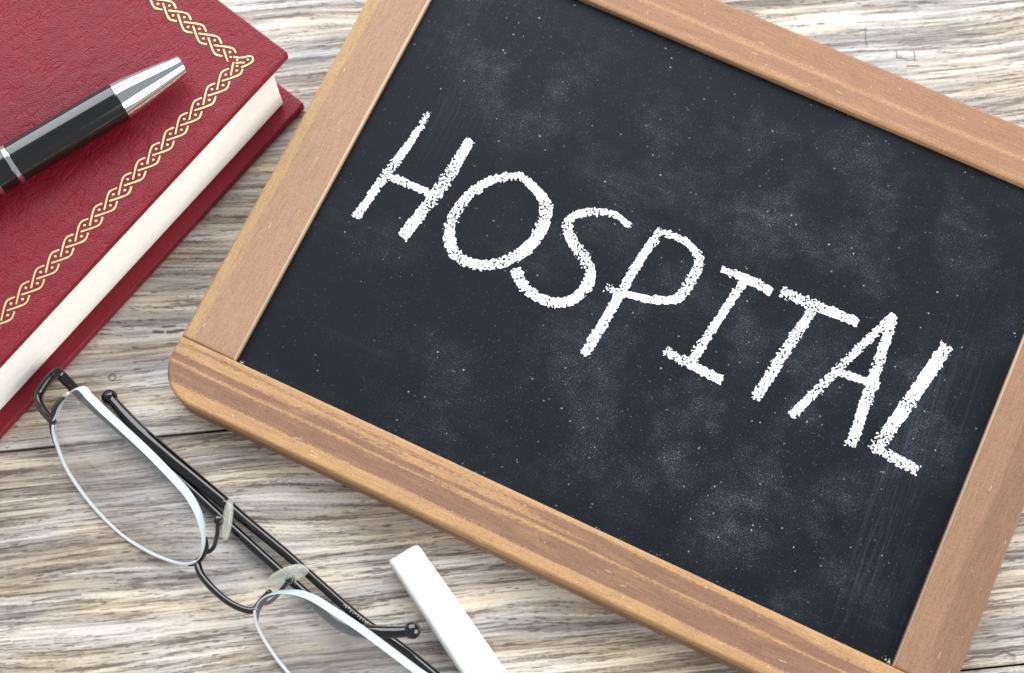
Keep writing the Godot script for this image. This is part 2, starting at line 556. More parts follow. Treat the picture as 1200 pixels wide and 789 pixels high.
func flecks(im: Image, n: int, seed_: int):
	var rng := RandomNumberGenerator.new()
	rng.seed = seed_
	for k in n:
		var p := Vector2(rng.randf() * im.get_width(), rng.randf() * im.get_height())
		if k % 5 == 0:
			scratch(im, [p, p + Vector2(rng.randf_range(4, 22), rng.randf_range(-2, 2))], 0.8, Color(0.92, 0.84, 0.72), 0.6)
		else:
			spot(im, p.x, p.y, rng.randf_range(0.4, 1.6), Color(0.95, 0.92, 0.86), rng.randf_range(0.3, 0.9))

# dark slate with wiped chalk dust, streaks from the cloth and loose specks
func slate_print(w: int, h: int) -> Image:
	var cloud := streaks(w, h, w, 0.0045, 71, 4)
	var mist := streaks(w, h, w, 0.02, 72, 4)
	var grain := streaks(w, h, w, 0.24, 73, 2)
	var wipe := streaks(w, h, 90, 0.03, 74, 3)
	var px := w / (SW + 3.0)
	# places where the dust lies thicker: x, y from the lower left in mm, radius, amount
	var dusty := [[20, 104, 13, 0.9], [30, 97, 12, 0.7], [35, 84, 14, 0.35], [88, 22, 24, 0.6], [60, 30, 20, 0.4], [105, 60, 30, 0.4], [120, 25, 18, 0.8], [140, 15, 14, 0.7], [70, 92, 26, 0.3], [100, 100, 18, 0.45], [140, 78, 16, 0.35], [18, 40, 12, 0.35], [40, 14, 16, 0.3], [151, 55, 14, 0.5], [128, 105, 22, 0.4], [90, 70, 40, 0.22], [120, 50, 34, 0.3], [60, 105, 30, 0.3], [150, 90, 20, 0.35]]
	var small := Image.create(64, 48, false, Image.FORMAT_RGBA8)
	for j in 48:
		for i in 64:
			var s := (i + 0.5) / 64.0 * SW
			var q := (1.0 - (j + 0.5) / 48.0) * SH
			var sum := 0.14
			for d in dusty:
				var r2: float = (pow(s - d[0], 2) + pow(q - d[1], 2)) / (d[2] * d[2])
				sum += d[3] * exp(-r2)
			sum = minf(sum, 1.0)
			small.set_pixel(i, j, Color(sum, sum, sum))
	small.convert(Image.FORMAT_L8)
	small.resize(w, h, Image.INTERPOLATE_CUBIC)
	var thick := small.get_data()
	var data := PackedByteArray()
	data.resize(w * h * 3)
	for i in w * h:
		var m := thick[i] / 255.0
		var c := clampf((cloud[i] / 255.0 - 0.34) * 2.0, 0.0, 1.0)
		var n := 0.5 + 0.5 * clampf((mist[i] / 255.0 - 0.3) * 1.9, 0.0, 1.0)
		var g := grain[i] / 255.0
		var sharp := clampf((g - 0.42) * 3.2, 0.0, 1.6)
		var d := m * (0.2 + 0.8 * c) * n * (0.3 + 1.2 * sharp) * 54.0 + maxf(0.0, wipe[i] / 255.0 - 0.6) * 34.0 * c + (g - 0.5) * 7.0
		var o := i * 3
		data[o] = clampi(int(15.0 + d * 0.92), 0, 255)
		data[o + 1] = clampi(int(19.0 + d * 1.0), 0, 255)
		data[o + 2] = clampi(int(27.0 + d * 1.05), 0, 255)
	var im := Image.create_from_data(w, h, false, Image.FORMAT_RGB8, data)
	var rng := RandomNumberGenerator.new()
	rng.seed = 9
	var count := 0
	while count < 16000:
		var x := rng.randf() * w
		var y := rng.randf() * h
		if rng.randf() > 0.22 + thick[int(y) * w + int(x)] / 255.0:
			continue
		count += 1
		var big := pow(rng.randf(), 40.0)
		spot(im, x, y, rng.randf_range(0.3, 0.9) + big * 1.3, Color(0.80, 0.84, 0.88), rng.randf_range(0.1, 0.5) + big * 0.4)
	# cloth marks that run up along the right side and the upper left
	for k in 260:
		var right := k % 4 != 0
		var s0 := rng.randfn(152.0, 4.0) if right else rng.randfn(14.0, 5.0)
		var q0 := rng.randf_range(2, 70) if right else rng.randf_range(60, 108)
		var p := Vector2((s0 + 1.5) * px, h - (q0 + 1.5) * px)
		var d := Vector2(rng.randf_range(-0.12, 0.05), -1.0) * rng.randf_range(6, 26) * px
		scratch(im, [p, p + d * 0.5 + Vector2(rng.randf_range(-2, 2), 0), p + d], rng.randf_range(0.8, 2.2), Color(0.55, 0.61, 0.68), rng.randf_range(0.015, 0.05))
	# chalk caught in the two lower corners
	for k in 22:
		var left := k % 2 == 0
		var d := Vector2(absf(rng.randfn(0, 1.6)), absf(rng.randfn(0, 0.7))) * px
		spot(im, (1.8 * px + d.x) if left else (w - 1.8 * px - d.x), h - 1.8 * px - d.y, rng.randf_range(0.6, 2.4), Color(0.93, 0.94, 0.95), rng.randf_range(0.3, 0.95))
	for k in 60:
		spot(im, rng.randf() * w, h - 1.6 * px - absf(rng.randfn(0, 0.8)) * px, rng.randf_range(0.4, 1.5), Color(0.85, 0.88, 0.9), rng.randf_range(0.2, 0.7))
	return im

func letter(strokes: Array, seed_: int) -> Shape:
	var rough := FastNoiseLite.new()
	rough.seed = seed_
	rough.frequency = 0.9
	rough.fractal_octaves = 3
	var holes := FastNoiseLite.new()
	holes.seed = seed_ + 40
	holes.frequency = 1.35
	holes.fractal_octaves = 2
	var worn := FastNoiseLite.new()
	worn.seed = seed_ + 80
	worn.frequency = 0.1
	var cell := 0.18
	var segs := []
	var lo := Vector2(1e9, 1e9)
	var hi := -lo
	for s in strokes:
		var pts := []
		for p in s:
			pts.append(Vector3(p[0], p[1], p[2] * 0.5))
			lo = lo.min(Vector2(p[0], p[1]))
			hi = hi.max(Vector2(p[0], p[1]))
		pts = curve(pts, 5 if s.size() > 5 else 3)
		for i in pts.size() - 1:
			segs.append([pts[i], pts[i + 1], i == 0, i == pts.size() - 2])
	lo -= Vector2(2.6, 2.6)
	hi += Vector2(2.6, 2.6)
	var nx := int((hi.x - lo.x) / cell) + 2
	var ny := int((hi.y - lo.y) / cell) + 2
	var field := PackedFloat32Array()
	field.resize(nx * ny)
	field.fill(-9.0)
	for e in segs:
		var a: Vector3 = e[0]
		var b: Vector3 = e[1]
		var a2 := Vector2(a.x, a.y)
		var ab := Vector2(b.x, b.y) - a2
		var len2 := maxf(ab.length_squared(), 1e-6)
		var far := maxf(a.z, b.z) + 0.9
		var i0 := maxi(0, int((minf(a.x, b.x) - far - lo.x) / cell))
		var i1 := mini(nx - 1, int((maxf(a.x, b.x) + far - lo.x) / cell) + 1)
		var j0 := maxi(0, int((minf(a.y, b.y) - far - lo.y) / cell))
		var j1 := mini(ny - 1, int((maxf(a.y, b.y) + far - lo.y) / cell) + 1)
		for j in range(j0, j1 + 1):
			for i in range(i0, i1 + 1):
				var p := lo + Vector2(i, j) * cell
				var raw := (p - a2).dot(ab) / len2
				var k := clampf(raw, 0.0, 1.0)
				var half := lerpf(a.z, b.z, k)
				var v := half - (p - a2 - ab * k).length()
				# strokes begin and end with the flat of the chalk
				if (raw < 0.0 and e[2]) or (raw > 1.0 and e[3]):
					var over := (-raw if raw < 0.0 else raw - 1.0) * sqrt(len2)
					v = minf(half - (p - a2 - ab * raw).length(), half * 0.5 - over)
				if v > field[j * nx + i]:
					field[j * nx + i] = v
	for j in ny:
		for i in nx:
			var q := j * nx + i
			if field[q] < -0.85:
				continue
			var p := lo + Vector2(i, j) * cell
			var wear := worn.get_noise_2d(p.x, p.y)
			var v := field[q] + rough.get_noise_2d(p.x, p.y) * (0.62 + wear * 0.7) + 0.1 + wear * 0.12
			var hole := 0.33 - wear * 0.5 - holes.get_noise_2d(p.x, p.y)
			field[q] = minf(v, hole * 0.9)
	var sh := Shape.new()
	sh.group(-1)
	var top := FACE + 0.1
	for j in ny - 1:
		for i in nx - 1:
			var f0 := field[j * nx + i]
			var f1 := field[j * nx + i + 1]
			var f2 := field[(j + 1) * nx + i + 1]
			var f3 := field[(j + 1) * nx + i]
			if f0 <= 0 and f1 <= 0 and f2 <= 0 and f3 <= 0:
				continue
			var f := [f0, f1, f2, f3]
			var c := [Vector2(i, j), Vector2(i + 1, j), Vector2(i + 1, j + 1), Vector2(i, j + 1)]
			var poly := []
			var cuts := []
			for k in 4:
				var m := (k + 1) % 4
				if f[k] > 0:
					poly.append(c[k])
				if (f[k] > 0) != (f[m] > 0):
					var x: Vector2 = c[k].lerp(c[m], f[k] / (f[k] - f[m]))
					poly.append(x)
					cuts.append(x)
			var q := []
			for v in poly:
				var w: Vector2 = lo + v * cell
				q.append(Vector3(w.x, top, -w.y))
			for k in range(1, q.size() - 1):
				sh.tri(q[0], q[k], q[k + 1], Vector3.UP)
			if cuts.size() == 2:
				var ca: Vector2 = lo + cuts[0] * cell
				var cb: Vector2 = lo + cuts[1] * cell
				var inside: Vector2 = lo + poly[0] * cell
				var nrm := (cb - ca).orthogonal()
				if nrm.dot(inside - ca) > 0:
					nrm = -nrm
				sh.quad(Vector3(ca.x, top, -ca.y), Vector3(cb.x, top, -cb.y), Vector3(cb.x, FACE - 0.01, -cb.y), Vector3(ca.x, FACE - 0.01, -ca.y), Vector3(nrm.x, 0, -nrm.y))
	return sh

# ------------------------------------------------------------------ the book
const BOOK_TOP := 24.0
const LEATHER := Rect2(0, 0, 74, 74)
const BOOK_AT := Vector3(-53.08, 0, -65.76)

func leather() -> StandardMaterial3D:
	var w := 1024
	var pebbles := FastNoiseLite.new()
	pebbles.seed = 5
	pebbles.noise_type = FastNoiseLite.TYPE_CELLULAR
	pebbles.cellular_return_type = FastNoiseLite.RETURN_DISTANCE2_SUB
	pebbles.frequency = 0.12
	pebbles.domain_warp_enabled = true
	pebbles.domain_warp_amplitude = 12.0
	pebbles.domain_warp_frequency = 0.03
	var cells := pebbles.get_seamless_image(w, w)
	cells.convert(Image.FORMAT_L8)
	var a := cells.get_data()
	var crease := streaks(w, w, 330, 0.022, 91, 3)
	var swell := streaks(w, w, 500, 0.02, 94, 2)
	var crease2 := streaks(w, w, w, 0.008, 93, 2)
	var grain := streaks(w, w, w, 0.25, 92, 2)
	var relief := PackedByteArray()
	relief.resize(w * w)
	var tone := PackedByteArray()
	tone.resize(w * w * 3)
	for i in w * w:
		var c := absf(crease[i] / 255.0 - 0.5) * 2.0
		var lines := clampf(c / 0.16, 0.0, 1.0)
		var deep := ss(0.4, 0.62, crease2[i] / 255.0)
		var r := 0.20 * minf(1.0, a[i] / 120.0) + 0.24 * lerpf(1.0, lines, deep) + 0.36 * swell[i] / 255.0 + 0.16 * grain[i] / 255.0
		relief[i] = clampi(int(r * 255.0), 0, 255)
		var k := 0.90 + 0.10 * grain[i] / 255.0 + 0.06 * (crease2[i] / 255.0 - 0.5)
		tone[i * 3] = int(138 * k)
		tone[i * 3 + 1] = int(20 * k)
		tone[i * 3 + 2] = int(40 * k)
	var m := plain(Color.WHITE, 0.40, 0.0, 0.42)
	m.albedo_texture = ImageTexture.create_from_image(Image.create_from_data(w, w, false, Image.FORMAT_RGB8, tone))
	m.heightmap_enabled = true
	m.heightmap_texture = ImageTexture.create_from_image(Image.create_from_data(w, w, false, Image.FORMAT_L8, relief))
	m.heightmap_scale = 0.034
	m.texture_repeat = true
	return m

func book():
	var t := thing("red_book", "thick red leather book with gold braid border, pen on top", "book", BOOK_AT, deg_to_rad(-128.91))
	var red := leather()
	var y2 := BOOK_TOP
	# front cover on top, back cover on the table, spine on the far side
	var sh := Shape.new()
	slab(sh, rounded([Vector2(-0.9, 1.2), Vector2(199, 1.2), Vector2(199, 146), Vector2(-0.9, 146)], [0.75, 0.75, 0.75, 0.75], 5), y2 - 2.7, y2, 0.55, 0.6, LEATHER)
	var cover := part("front_cover", sh, red, t)
	sh = Shape.new()
	slab(sh, rounded([Vector2(0.9, -1.9), Vector2(201, -1.9), Vector2(201, 146), Vector2(0.9, 146)], [0.75, 0.75, 0.75, 0.75], 5), 0.0, 2.6, 0.55, 0.5, LEATHER)
	part("back_cover", sh, red, t)
	sh = Shape.new()
	slab(sh, PackedVector2Array([Vector2(0.5, 146.1), Vector2(200, 146.1), Vector2(200, 149), Vector2(0.5, 149)]), 0.0, y2, 1.3, 1.3, LEATHER)
	part("spine", sh, red, t)
	# pages: thin sections whose edges do not quite line up
	sh = Shape.new()
	var rng := RandomNumberGenerator.new()
	rng.seed = 3
	var layers := 46
	for k in layers:
		var a := lerpf(2.6, y2 - 2.7, float(k) / layers)
		var b := lerpf(2.6, y2 - 2.7, float(k + 1) / layers)
		var v := 1.85 + rng.randf_range(-0.05, 0.05) + (0.35 if k < 2 else 0.0)
		var u := 4.6 + rng.randf_range(-0.08, 0.08)
		slab(sh, PackedVector2Array([Vector2(u, v), Vector2(196, v + rng.randf_range(-0.06, 0.06)), Vector2(196, 145), Vector2(u, 145)]), a, b, 0.08, 0.08, Rect2(0, 0, 1, 1), false, 1)
	part("page_block", sh, plain(Color(0.985, 0.98, 0.955), 0.8, 0.0, 0.3), t)
	# stamped border: a plait of three strands with dots in its eyes
	var gold := plain(Color(0.87, 0.76, 0.55), 0.34, 0.6, 0.5)
	# the hot stamp leaves a dark burnished edge, the gold leaf lies in it
	foil = 0.025
	widen = 0.13
	part("stamped_edge", border(), plain(Color(0.30, 0.06, 0.10), 0.45), cover)
	foil = 0.06
	widen = 0.0
	part("gold_border", border(), gold, cover)

func border() -> Shape:
	var g := Shape.new()
	plait(g, Vector2(9.2, 8.3), Vector2(1, 0), Vector2(0, 1), 185.0)
	plait(g, Vector2(8.5, 10.9), Vector2(0, 1), Vector2(1, 0), 130.0)
	# the knot in the corner
	ribbon(g, curve([Vector2(9.1, 7.4), Vector2(7.6, 6.7), Vector2(6.3, 6.4), Vector2(5.5, 6.9), Vector2(5.6, 7.8), Vector2(6.6, 8.6), Vector2(7.5, 9.5), Vector2(8.2, 10.7)], 8), 0.21)
	ribbon(g, curve([Vector2(7.7, 7.6), Vector2(8.2, 8.3), Vector2(9.1, 9.2)], 8), 0.21)
	for p in [Vector2(6.6, 7.5), Vector2(8.3, 9.4)]:
		dot(g, p, 0.3)
	return g

var foil := 0.06   # height of the stamping over the leather
var widen := 0.0

func plait(sh: Shape, from: Vector2, along: Vector2, across: Vector2, length: float):
	var period := 14.7
	var amp := 1.85
	for k in 3:
		var run := []
		var x := 0.0
		while x < length:
			var a := TAU * x / period + TAU * k / 3.0
			var here := from + along * x + across * amp * asin(0.94 * sin(a)) / asin(0.94)
			# the strand dips under at every second crossing
			var deg := fposmod(rad_to_deg(a), 360.0)
			var hidden := absf(deg - 30.0) < 15.0 or absf(deg - 210.0) < 15.0
			if hidden:
				if run.size() > 1:
					ribbon(sh, run, 0.21)
				run = []
			else:
				run.append(here)
			x += 0.16
		if run.size() > 1:
			ribbon(sh, run, 0.21)
	var n := int(length / period * 6.0)
	for k in n:
		# crossings lie at 30 degrees plus multiples of 60; a dot fills the eye over and under each
		var x := (30.0 + 60.0 * k) / 360.0 * period
		var up := 1.0 if k % 2 == 0 else -1.0
		dot(sh, from + along * x - across * up * amp * 0.36, 0.33)

func ribbon(sh: Shape, pts: Array, half: float):
	sh.group(-1)
	var rub := FastNoiseLite.new()
	rub.frequency = 0.5
	half += widen
	var y := BOOK_TOP + foil
	for i in pts.size() - 1:
		var d0: Vector2 = (pts[mini(i + 1, pts.size() - 1)] - pts[maxi(i - 1, 0)]).normalized().orthogonal()
		var d1: Vector2 = (pts[mini(i + 2, pts.size() - 1)] - pts[i]).normalized().orthogonal()
		var e0: float = half * (0.75 if i == 0 else 1.0) * (1.0 + 0.35 * rub.get_noise_2dv(pts[i]))
		var e1: float = half * (0.75 if i == pts.size() - 2 else 1.0) * (1.0 + 0.35 * rub.get_noise_2dv(pts[i + 1]))
		var a: Vector2 = pts[i] + d0 * e0
		var b: Vector2 = pts[i] - d0 * e0
		var c: Vector2 = pts[i + 1] - d1 * e1
		var d: Vector2 = pts[i + 1] + d1 * e1
		sh.quad(Vector3(a.x, y, a.y), Vector3(b.x, y, b.y), Vector3(c.x, y, c.y), Vector3(d.x, y, d.y), Vector3.UP)
		sh.quad(Vector3(a.x, y, a.y), Vector3(d.x, y, d.y), Vector3(d.x, y - 0.08, d.y), Vector3(a.x, y - 0.08, a.y), Vector3(d0.x, 0, d0.y))
		sh.quad(Vector3(b.x, y, b.y), Vector3(c.x, y, c.y), Vector3(c.x, y - 0.08, c.y), Vector3(b.x, y - 0.08, b.y), Vector3(-d0.x, 0, -d0.y))

func dot(sh: Shape, c: Vector2, r: float):
	sh.group(-1)
	r += widen
	var y := BOOK_TOP + foil
	for k in 10:
		var a := c + Vector2.from_angle(TAU * k / 10) * r
		var b := c + Vector2.from_angle(TAU * (k + 1) / 10) * r
		sh.tri(Vector3(c.x, y + 0.05, c.y), Vector3(a.x, y, a.y), Vector3(b.x, y, b.y), Vector3.UP)
		sh.quad(Vector3(a.x, y, a.y), Vector3(b.x, y, b.y), Vector3(b.x, y - 0.08, b.y), Vector3(a.x, y - 0.08, a.y), Vector3(a.x - c.x, 0, a.y - c.y))

# ------------------------------------------------------------------ the pen
func pen():
	var along := Vector3(-0.8318, 0, 0.5549)
	var t := thing("ballpoint_pen", "black ballpoint pen with chrome tip lying on the red book", "pen", Vector3(-77.53, BOOK_TOP, -61.7), 0.0)
	var from := Vector3(0, 4.9, 0)
	var chrome := plain(Color(0.93, 0.94, 0.95), 0.07, 1.0)
	var black := plain(Color(0.03, 0.032, 0.037), 0.12, 0.0, 0.7)
	var sh := Shape.new()
	turned(sh, from, along, [[0.6, 0.0], [0.6, 1.0], [-0.1, 1.05], [-0.1, 2.1], [0.15, 2.32], [3.0, 2.83], [7.0, 3.48], [11.0, 4.05], [14.5, 4.45], [17.0, 4.66], [17.0, 4.2]], 64, [1, 2, 3, 4, 9])
	part("tip", sh, chrome, t)
	sh = Shape.new()
	turned(sh, from, along, [[17.05, 3.0], [17.05, 4.5], [17.3, 4.63], [25.0, 4.78], [44.7, 4.84], [44.7, 4.0]], 64, [1, 2, 4])
	part("barrel", sh, black, t)
	for d in [44.75, 50.2]:
		sh = Shape.new()
		turned(sh, from, along, [[d, 4.0], [d, 4.75], [d + 0.2, 4.9], [d + 1.1, 4.9], [d + 1.3, 4.75], [d + 1.3, 4.0]], 64, [1, 2, 3, 4])
		part("chrome_ring", sh, chrome, t)
	sh = Shape.new()
	turned(sh, from, along, [[46.1, 4.0], [46.1, 4.82], [50.15, 4.82], [50.15, 4.0]], 64, [1, 2])
	part("grip_band", sh, black, t)
	sh = Shape.new()
	turned(sh, from, along, [[51.55, 4.0], [51.55, 4.84], [100.0, 4.7], [122.0, 4.3], [124.0, 3.9], [124.0, 0.0]], 64, [1, 2, 4])
	part("barrel", sh, black, t)

# ------------------------------------------------------------------ the glasses, folded and lying on their brow
const LENS := [Vector3(-33.97, 18.47, -43.14), Vector3(-38.40, 14.58, -41.71), Vector3(-40.78, 10.68, -38.62), Vector3(-41.46, 8.06, -35.78), Vector3(-40.66, 5.87, -32.30), Vector3(-38.67, 3.37, -27.44), Vector3(-34.73, 1.50, -21.83), Vector3(-30.01, 0.47, -16.66), Vector3(-24.54, 0.36, -12.06), Vector3(-18.08, 1.50, -8.29), Vector3(-12.44, 3.31, -6.04), Vector3(-9.15, 4.89, -5.41), Vector3(-6.43, 7.11, -6.06), Vector3(-5.08, 9.89, -8.55), Vector3(-5.17, 12.51, -12.01), Vector3(-6.52, 14.67, -15.91), Vector3(-8.58, 15.90, -19.18), Vector3(-11.53, 16.52, -22.38), Vector3(-17.51, 17.34, -28.29), Vector3(-23.58, 17.73, -33.74), Vector3(-29.08, 18.06, -38.63), Vector3(-31.71, 18.36, -41.16)]
const TEMPLE_A := [Vector3(-41.12, 7.50, -49.71), Vector3(-39.45, 6.50, -48.11), Vector3(-37.34, 5.50, -46.08), Vector3(-31.15, 4.50, -40.73), Vector3(-22.76, 4.00, -33.84), Vector3(-10.98, 3.00, -24.27), Vector3(-0.34, 3.00, -14.81), Vector3(10.97, 3.00, -4.90), Vector3(16.05, 3.00, -0.59), Vector3(19.72, 3.20, 2.75)]
const TEMPLE_A_SLEEVE := [Vector3(19.72, 3.20, 2.75), Vector3(22.75, 3.40, 5.30), Vector3(26.21, 4.00, 7.88), Vector3(30.71, 6.00, 9.82), Vector3(35.75, 8.50, 10.47), Vector3(40.23, 9.50, 10.58), Vector3(43.12, 10.00, 10.25)]
const TEMPLE_B := [Vector3(60.72, 7.00, 30.73), Vector3(54.95, 5.50, 25.45), Vector3(47.73, 4.00, 19.33), Vector3(39.45, 3.00, 12.77), Vector3(31.35, 3.00, 7.38), Vector3(22.74, 3.00, 0.20), Vector3(13.61, 3.00, -7.66), Vector3(4.20, 3.00, -15.21), Vector3(-1.38, 3.00, -19.83)]
const TEMPLE_B_SLEEVE := [Vector3(-1.38, 3.00, -19.83), Vector3(-8.21, 3.20, -25.24), Vector3(-15.08, 3.40, -30.70), Vector3(-22.07, 3.40, -36.65), Vector3(-27.15, 3.00, -41.92), Vector3(-30.32, 2.60, -45.36)]
const ENDPIECE := [Vector3(-41.34, 9.50, -37.88), Vector3(-42.68, 9.00, -39.23), Vector3(-44.03, 8.60, -40.75), Vector3(-45.29, 8.20, -42.91), Vector3(-45.50, 8.00, -44.81), Vector3(-44.57, 8.00, -46.88), Vector3(-43.32, 8.00, -48.75), Vector3(-42.01, 8.00, -49.99), Vector3(-41.08, 7.70, -49.87)]
const SIDERIM := [Vector3(-36.97, 17.00, -41.70), Vector3(-38.32, 15.50, -41.28), Vector3(-40.09, 13.00, -40.28), Vector3(-41.34, 10.00, -38.37), Vector3(-41.78, 8.00, -36.61), Vector3(-41.71, 5.60, -34.30), Vector3(-41.25, 4.20, -32.57)]
const NOSERIM := [Vector3(-8.93, 3.00, -5.39), Vector3(-7.00, 4.00, -5.93), Vector3(-5.37, 5.80, -7.43), Vector3(-4.54, 7.60, -8.91), Vector3(-4.47, 9.60, -10.74)]
const BRIDGE := [Vector3(-6.81, 5.00, -5.98), Vector3(-6.52, 5.20, -4.78), Vector3(-5.44, 5.60, -2.57), Vector3(-2.57, 6.00, 0.59), Vector3(1.07, 6.00, 3.49), Vector3(4.57, 5.60, 5.08), Vector3(6.65, 5.20, 5.23), Vector3(7.55, 5.00, 4.33), Vector3(9.06, 6.50, 2.78), Vector3(10.53, 9.00, 1.56)]
const PADARM_A := [Vector3(-4.87, 6.50, -7.71), Vector3(-3.72, 6.50, -8.11), Vector3(-2.71, 7.50, -8.93), Vector3(-1.94, 9.50, -10.37), Vector3(-1.46, 11.00, -11.68), Vector3(-1.21, 12.50, -13.76)]
const PADARM_B := [Vector3(8.44, 6.00, 3.49), Vector3(9.88, 6.50, 3.75), Vector3(11.35, 7.50, 3.10), Vector3(13.11, 9.50, 1.63), Vector3(14.41, 11.00, 0.30), Vector3(15.53, 12.50, -0.65)]
const ALONG := Vector3(0.7786, 0.0, 0.6275)      # from lens to lens
const FRONT := Vector3(-0.4458, 0.7036, 0.5532)  # the way the lenses face

# the glass is thickest along its free edge
func edge_depth(y: float) -> float:
	return lerpf(0.7, 2.5, ss(5.0, 16.0, y))

func other(p: Vector3) -> Vector3:
	return p - ALONG * 2.0 * p.dot(ALONG)

func others(pts: Array) -> Array:
	var out := []
	for p in pts:
		out.append(other(p))
	return out

func glasses():
	var t := thing("eyeglasses", "folded half rim eyeglasses with black temples lying on the table", "glasses", Vector3(-65.45, 0, 57.72), 0.0)
	var black := plain(Color(0.02, 0.02, 0.023), 0.07, 0.0, 0.8)
	var metal := plain(Color(0.34, 0.34, 0.345), 0.14, 1.0)
	var pane := plain(Color(0.97, 0.98, 1.0, 0.07), 0.02)  # the white alpha is a painted milky haze in place of lens reflections
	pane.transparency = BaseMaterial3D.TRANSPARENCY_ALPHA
	var frosted := plain(Color(0.80, 0.87, 0.89), 0.3, 0.0, 0.5)
	var silicone := plain(Color(0.97, 0.98, 0.92, 0.28), 0.08)
	silicone.transparency = BaseMaterial3D.TRANSPARENCY_ALPHA
	var cord := plain(Color(0.93, 0.95, 0.96), 0.4)

	for side in 2:
		var rim := curve(LENS if side == 0 else others(LENS), 4, true)
		var n := rim.size()
		var mid := Vector3.ZERO
		for p in rim:
			mid += p / n
		# the glass: domed front, hollow back
		var sh := Shape.new()
		sh.group(0)
		for face in 2:
			var ring := func(i: int, k: float) -> Vector3:
				var thick := edge_depth(rim[i % n].y)
				var z := 1.6 * (1.0 - k * k) if face == 0 else lerpf(0.6, -thick, k * k)
				return mid.lerp(rim[i % n], k) + FRONT * z
			var rows := 7
			sh.group(face)
			for r in rows:
				for i in n:
					var k0 := float(r) / rows
					var k1 := float(r + 1) / rows
					sh.quad(ring.call(i, k0), ring.call(i + 1, k0), ring.call(i + 1, k1), ring.call(i, k1), FRONT if face == 0 else -FRONT)
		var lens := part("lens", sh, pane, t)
		# ground edge of the glass
		sh = Shape.new()
		sh.group(0)
		for i in n:
			var a: Vector3 = rim[i]
			var b: Vector3 = rim[(i + 1) % n]
			var out := (a + b) * 0.5 - mid
			out = (out - FRONT * out.dot(FRONT)).normalized()
			var ta := edge_depth(a.y)
			var tb := edge_depth(b.y)
			sh.quad(a + out * 0.02, b + out * 0.02, b + out * 0.25 - FRONT * tb * 0.5, a + out * 0.25 - FRONT * ta * 0.5, out)
			sh.quad(a + out * 0.25 - FRONT * ta * 0.5, b + out * 0.25 - FRONT * tb * 0.5, b + out * 0.02 - FRONT * tb, a + out * 0.02 - FRONT * ta, out)
		part("ground_edge", sh, frosted, lens)
		# the clear cord that holds the glass
		sh = Shape.new()
		var cord_path := rim.slice(2, 48) if side == 0 else rim.slice(2, 48)
		for i in cord_path.size():
			cord_path[i] = cord_path[i] + FRONT * 0.05
		tube(sh, cord_path, [0.3, 0.4, 0.4, 0.3], 10)
		part("lens_cord", sh, cord, lens)
		# metal at the outer and the inner end of the lens
		sh = Shape.new()
		tube(sh, curve(SIDERIM if side == 0 else others(SIDERIM), 5), [0.35, 0.6, 0.7, 0.6, 0.3], 10)
		part("side_rim", sh, metal, t)
		sh = Shape.new()
		tube(sh, curve(NOSERIM if side == 0 else others(NOSERIM), 5), [0.35, 0.7, 0.8, 0.5], 10)
		part("nose_rim", sh, metal, t)
		sh = Shape.new()
		tube(sh, curve(ENDPIECE if side == 0 else others(ENDPIECE), 5), [0.9, 1.0, 1.0, 0.95, 1.1], 12, 1.6)
		part("end_piece", sh, metal, t)
		# hinge knuckle
		sh = Shape.new()
		var h := TEMPLE_A[0] if side == 0 else other(TEMPLE_A[0])
		turned(sh, h + Vector3(0, -2.2, 0), Vector3(0.02, 1, 0).normalized(), [[0, 0.0], [0, 1.2], [4.2, 1.2], [4.4, 0.9], [4.4, 0.0]], 20, [1, 2, 3])
		part("hinge", sh, metal, t)
		# temples
		sh = Shape.new()
		tube(sh, curve(TEMPLE_A if side == 0 else TEMPLE_B, 6), [1.3, 1.25, 1.2, 1.08, 1.08, 1.08, 1.12, 1.2] if side == 0 else [1.3, 1.2, 1.12, 1.08, 1.08, 1.08, 1.2, 1.4], 16, 1.15)
		var temple := part("temple", sh, black, t)
		sh = Shape.new()
		tube(sh, curve(TEMPLE_A_SLEEVE if side == 0 else TEMPLE_B_SLEEVE, 6), [1.25, 1.55, 1.7, 1.65, 1.4, 1.3, 1.3] if side == 0 else [1.4, 1.55, 1.7, 1.75, 1.6, 1.35, 1.3], 16)
		var ball: Vector3 = TEMPLE_A_SLEEVE[6] if side == 0 else TEMPLE_B_SLEEVE[5]
		pebble(sh, ball, Vector3(1.95, 0, 0), Vector3(0, 1.95, 0), Vector3(0, 0, 1.95))
		part("temple_tip", sh, black, temple)
		if side == 1:
			var ink := Shape.new()
			tiny_print(ink, Vector3(27.0, 4.5, 3.9), Vector3(32.6, 4.5, 8.1))
			part("printed_mark", ink, plain(Color(0.85, 0.85, 0.85), 0.6), temple)
		# nose pads on their arms
		sh = Shape.new()
		tube(sh, curve(PADARM_A if side == 0 else PADARM_B, 5), [0.45, 0.5, 0.5, 0.5], 10)
		var arm := part("pad_arm", sh, metal, t)
		sh = Shape.new()
		var box := Vector3(-1.0, 12.6, -14.1) if side == 0 else Vector3(15.7, 12.6, -0.9)
		pebble(sh, box, Vector3(1.0, 0, 0.3), Vector3(0, 1.1, 0), Vector3(-0.3, 0, 1.0), 0.6)
		part("pad_box", sh, metal, arm)
		sh = Shape.new()
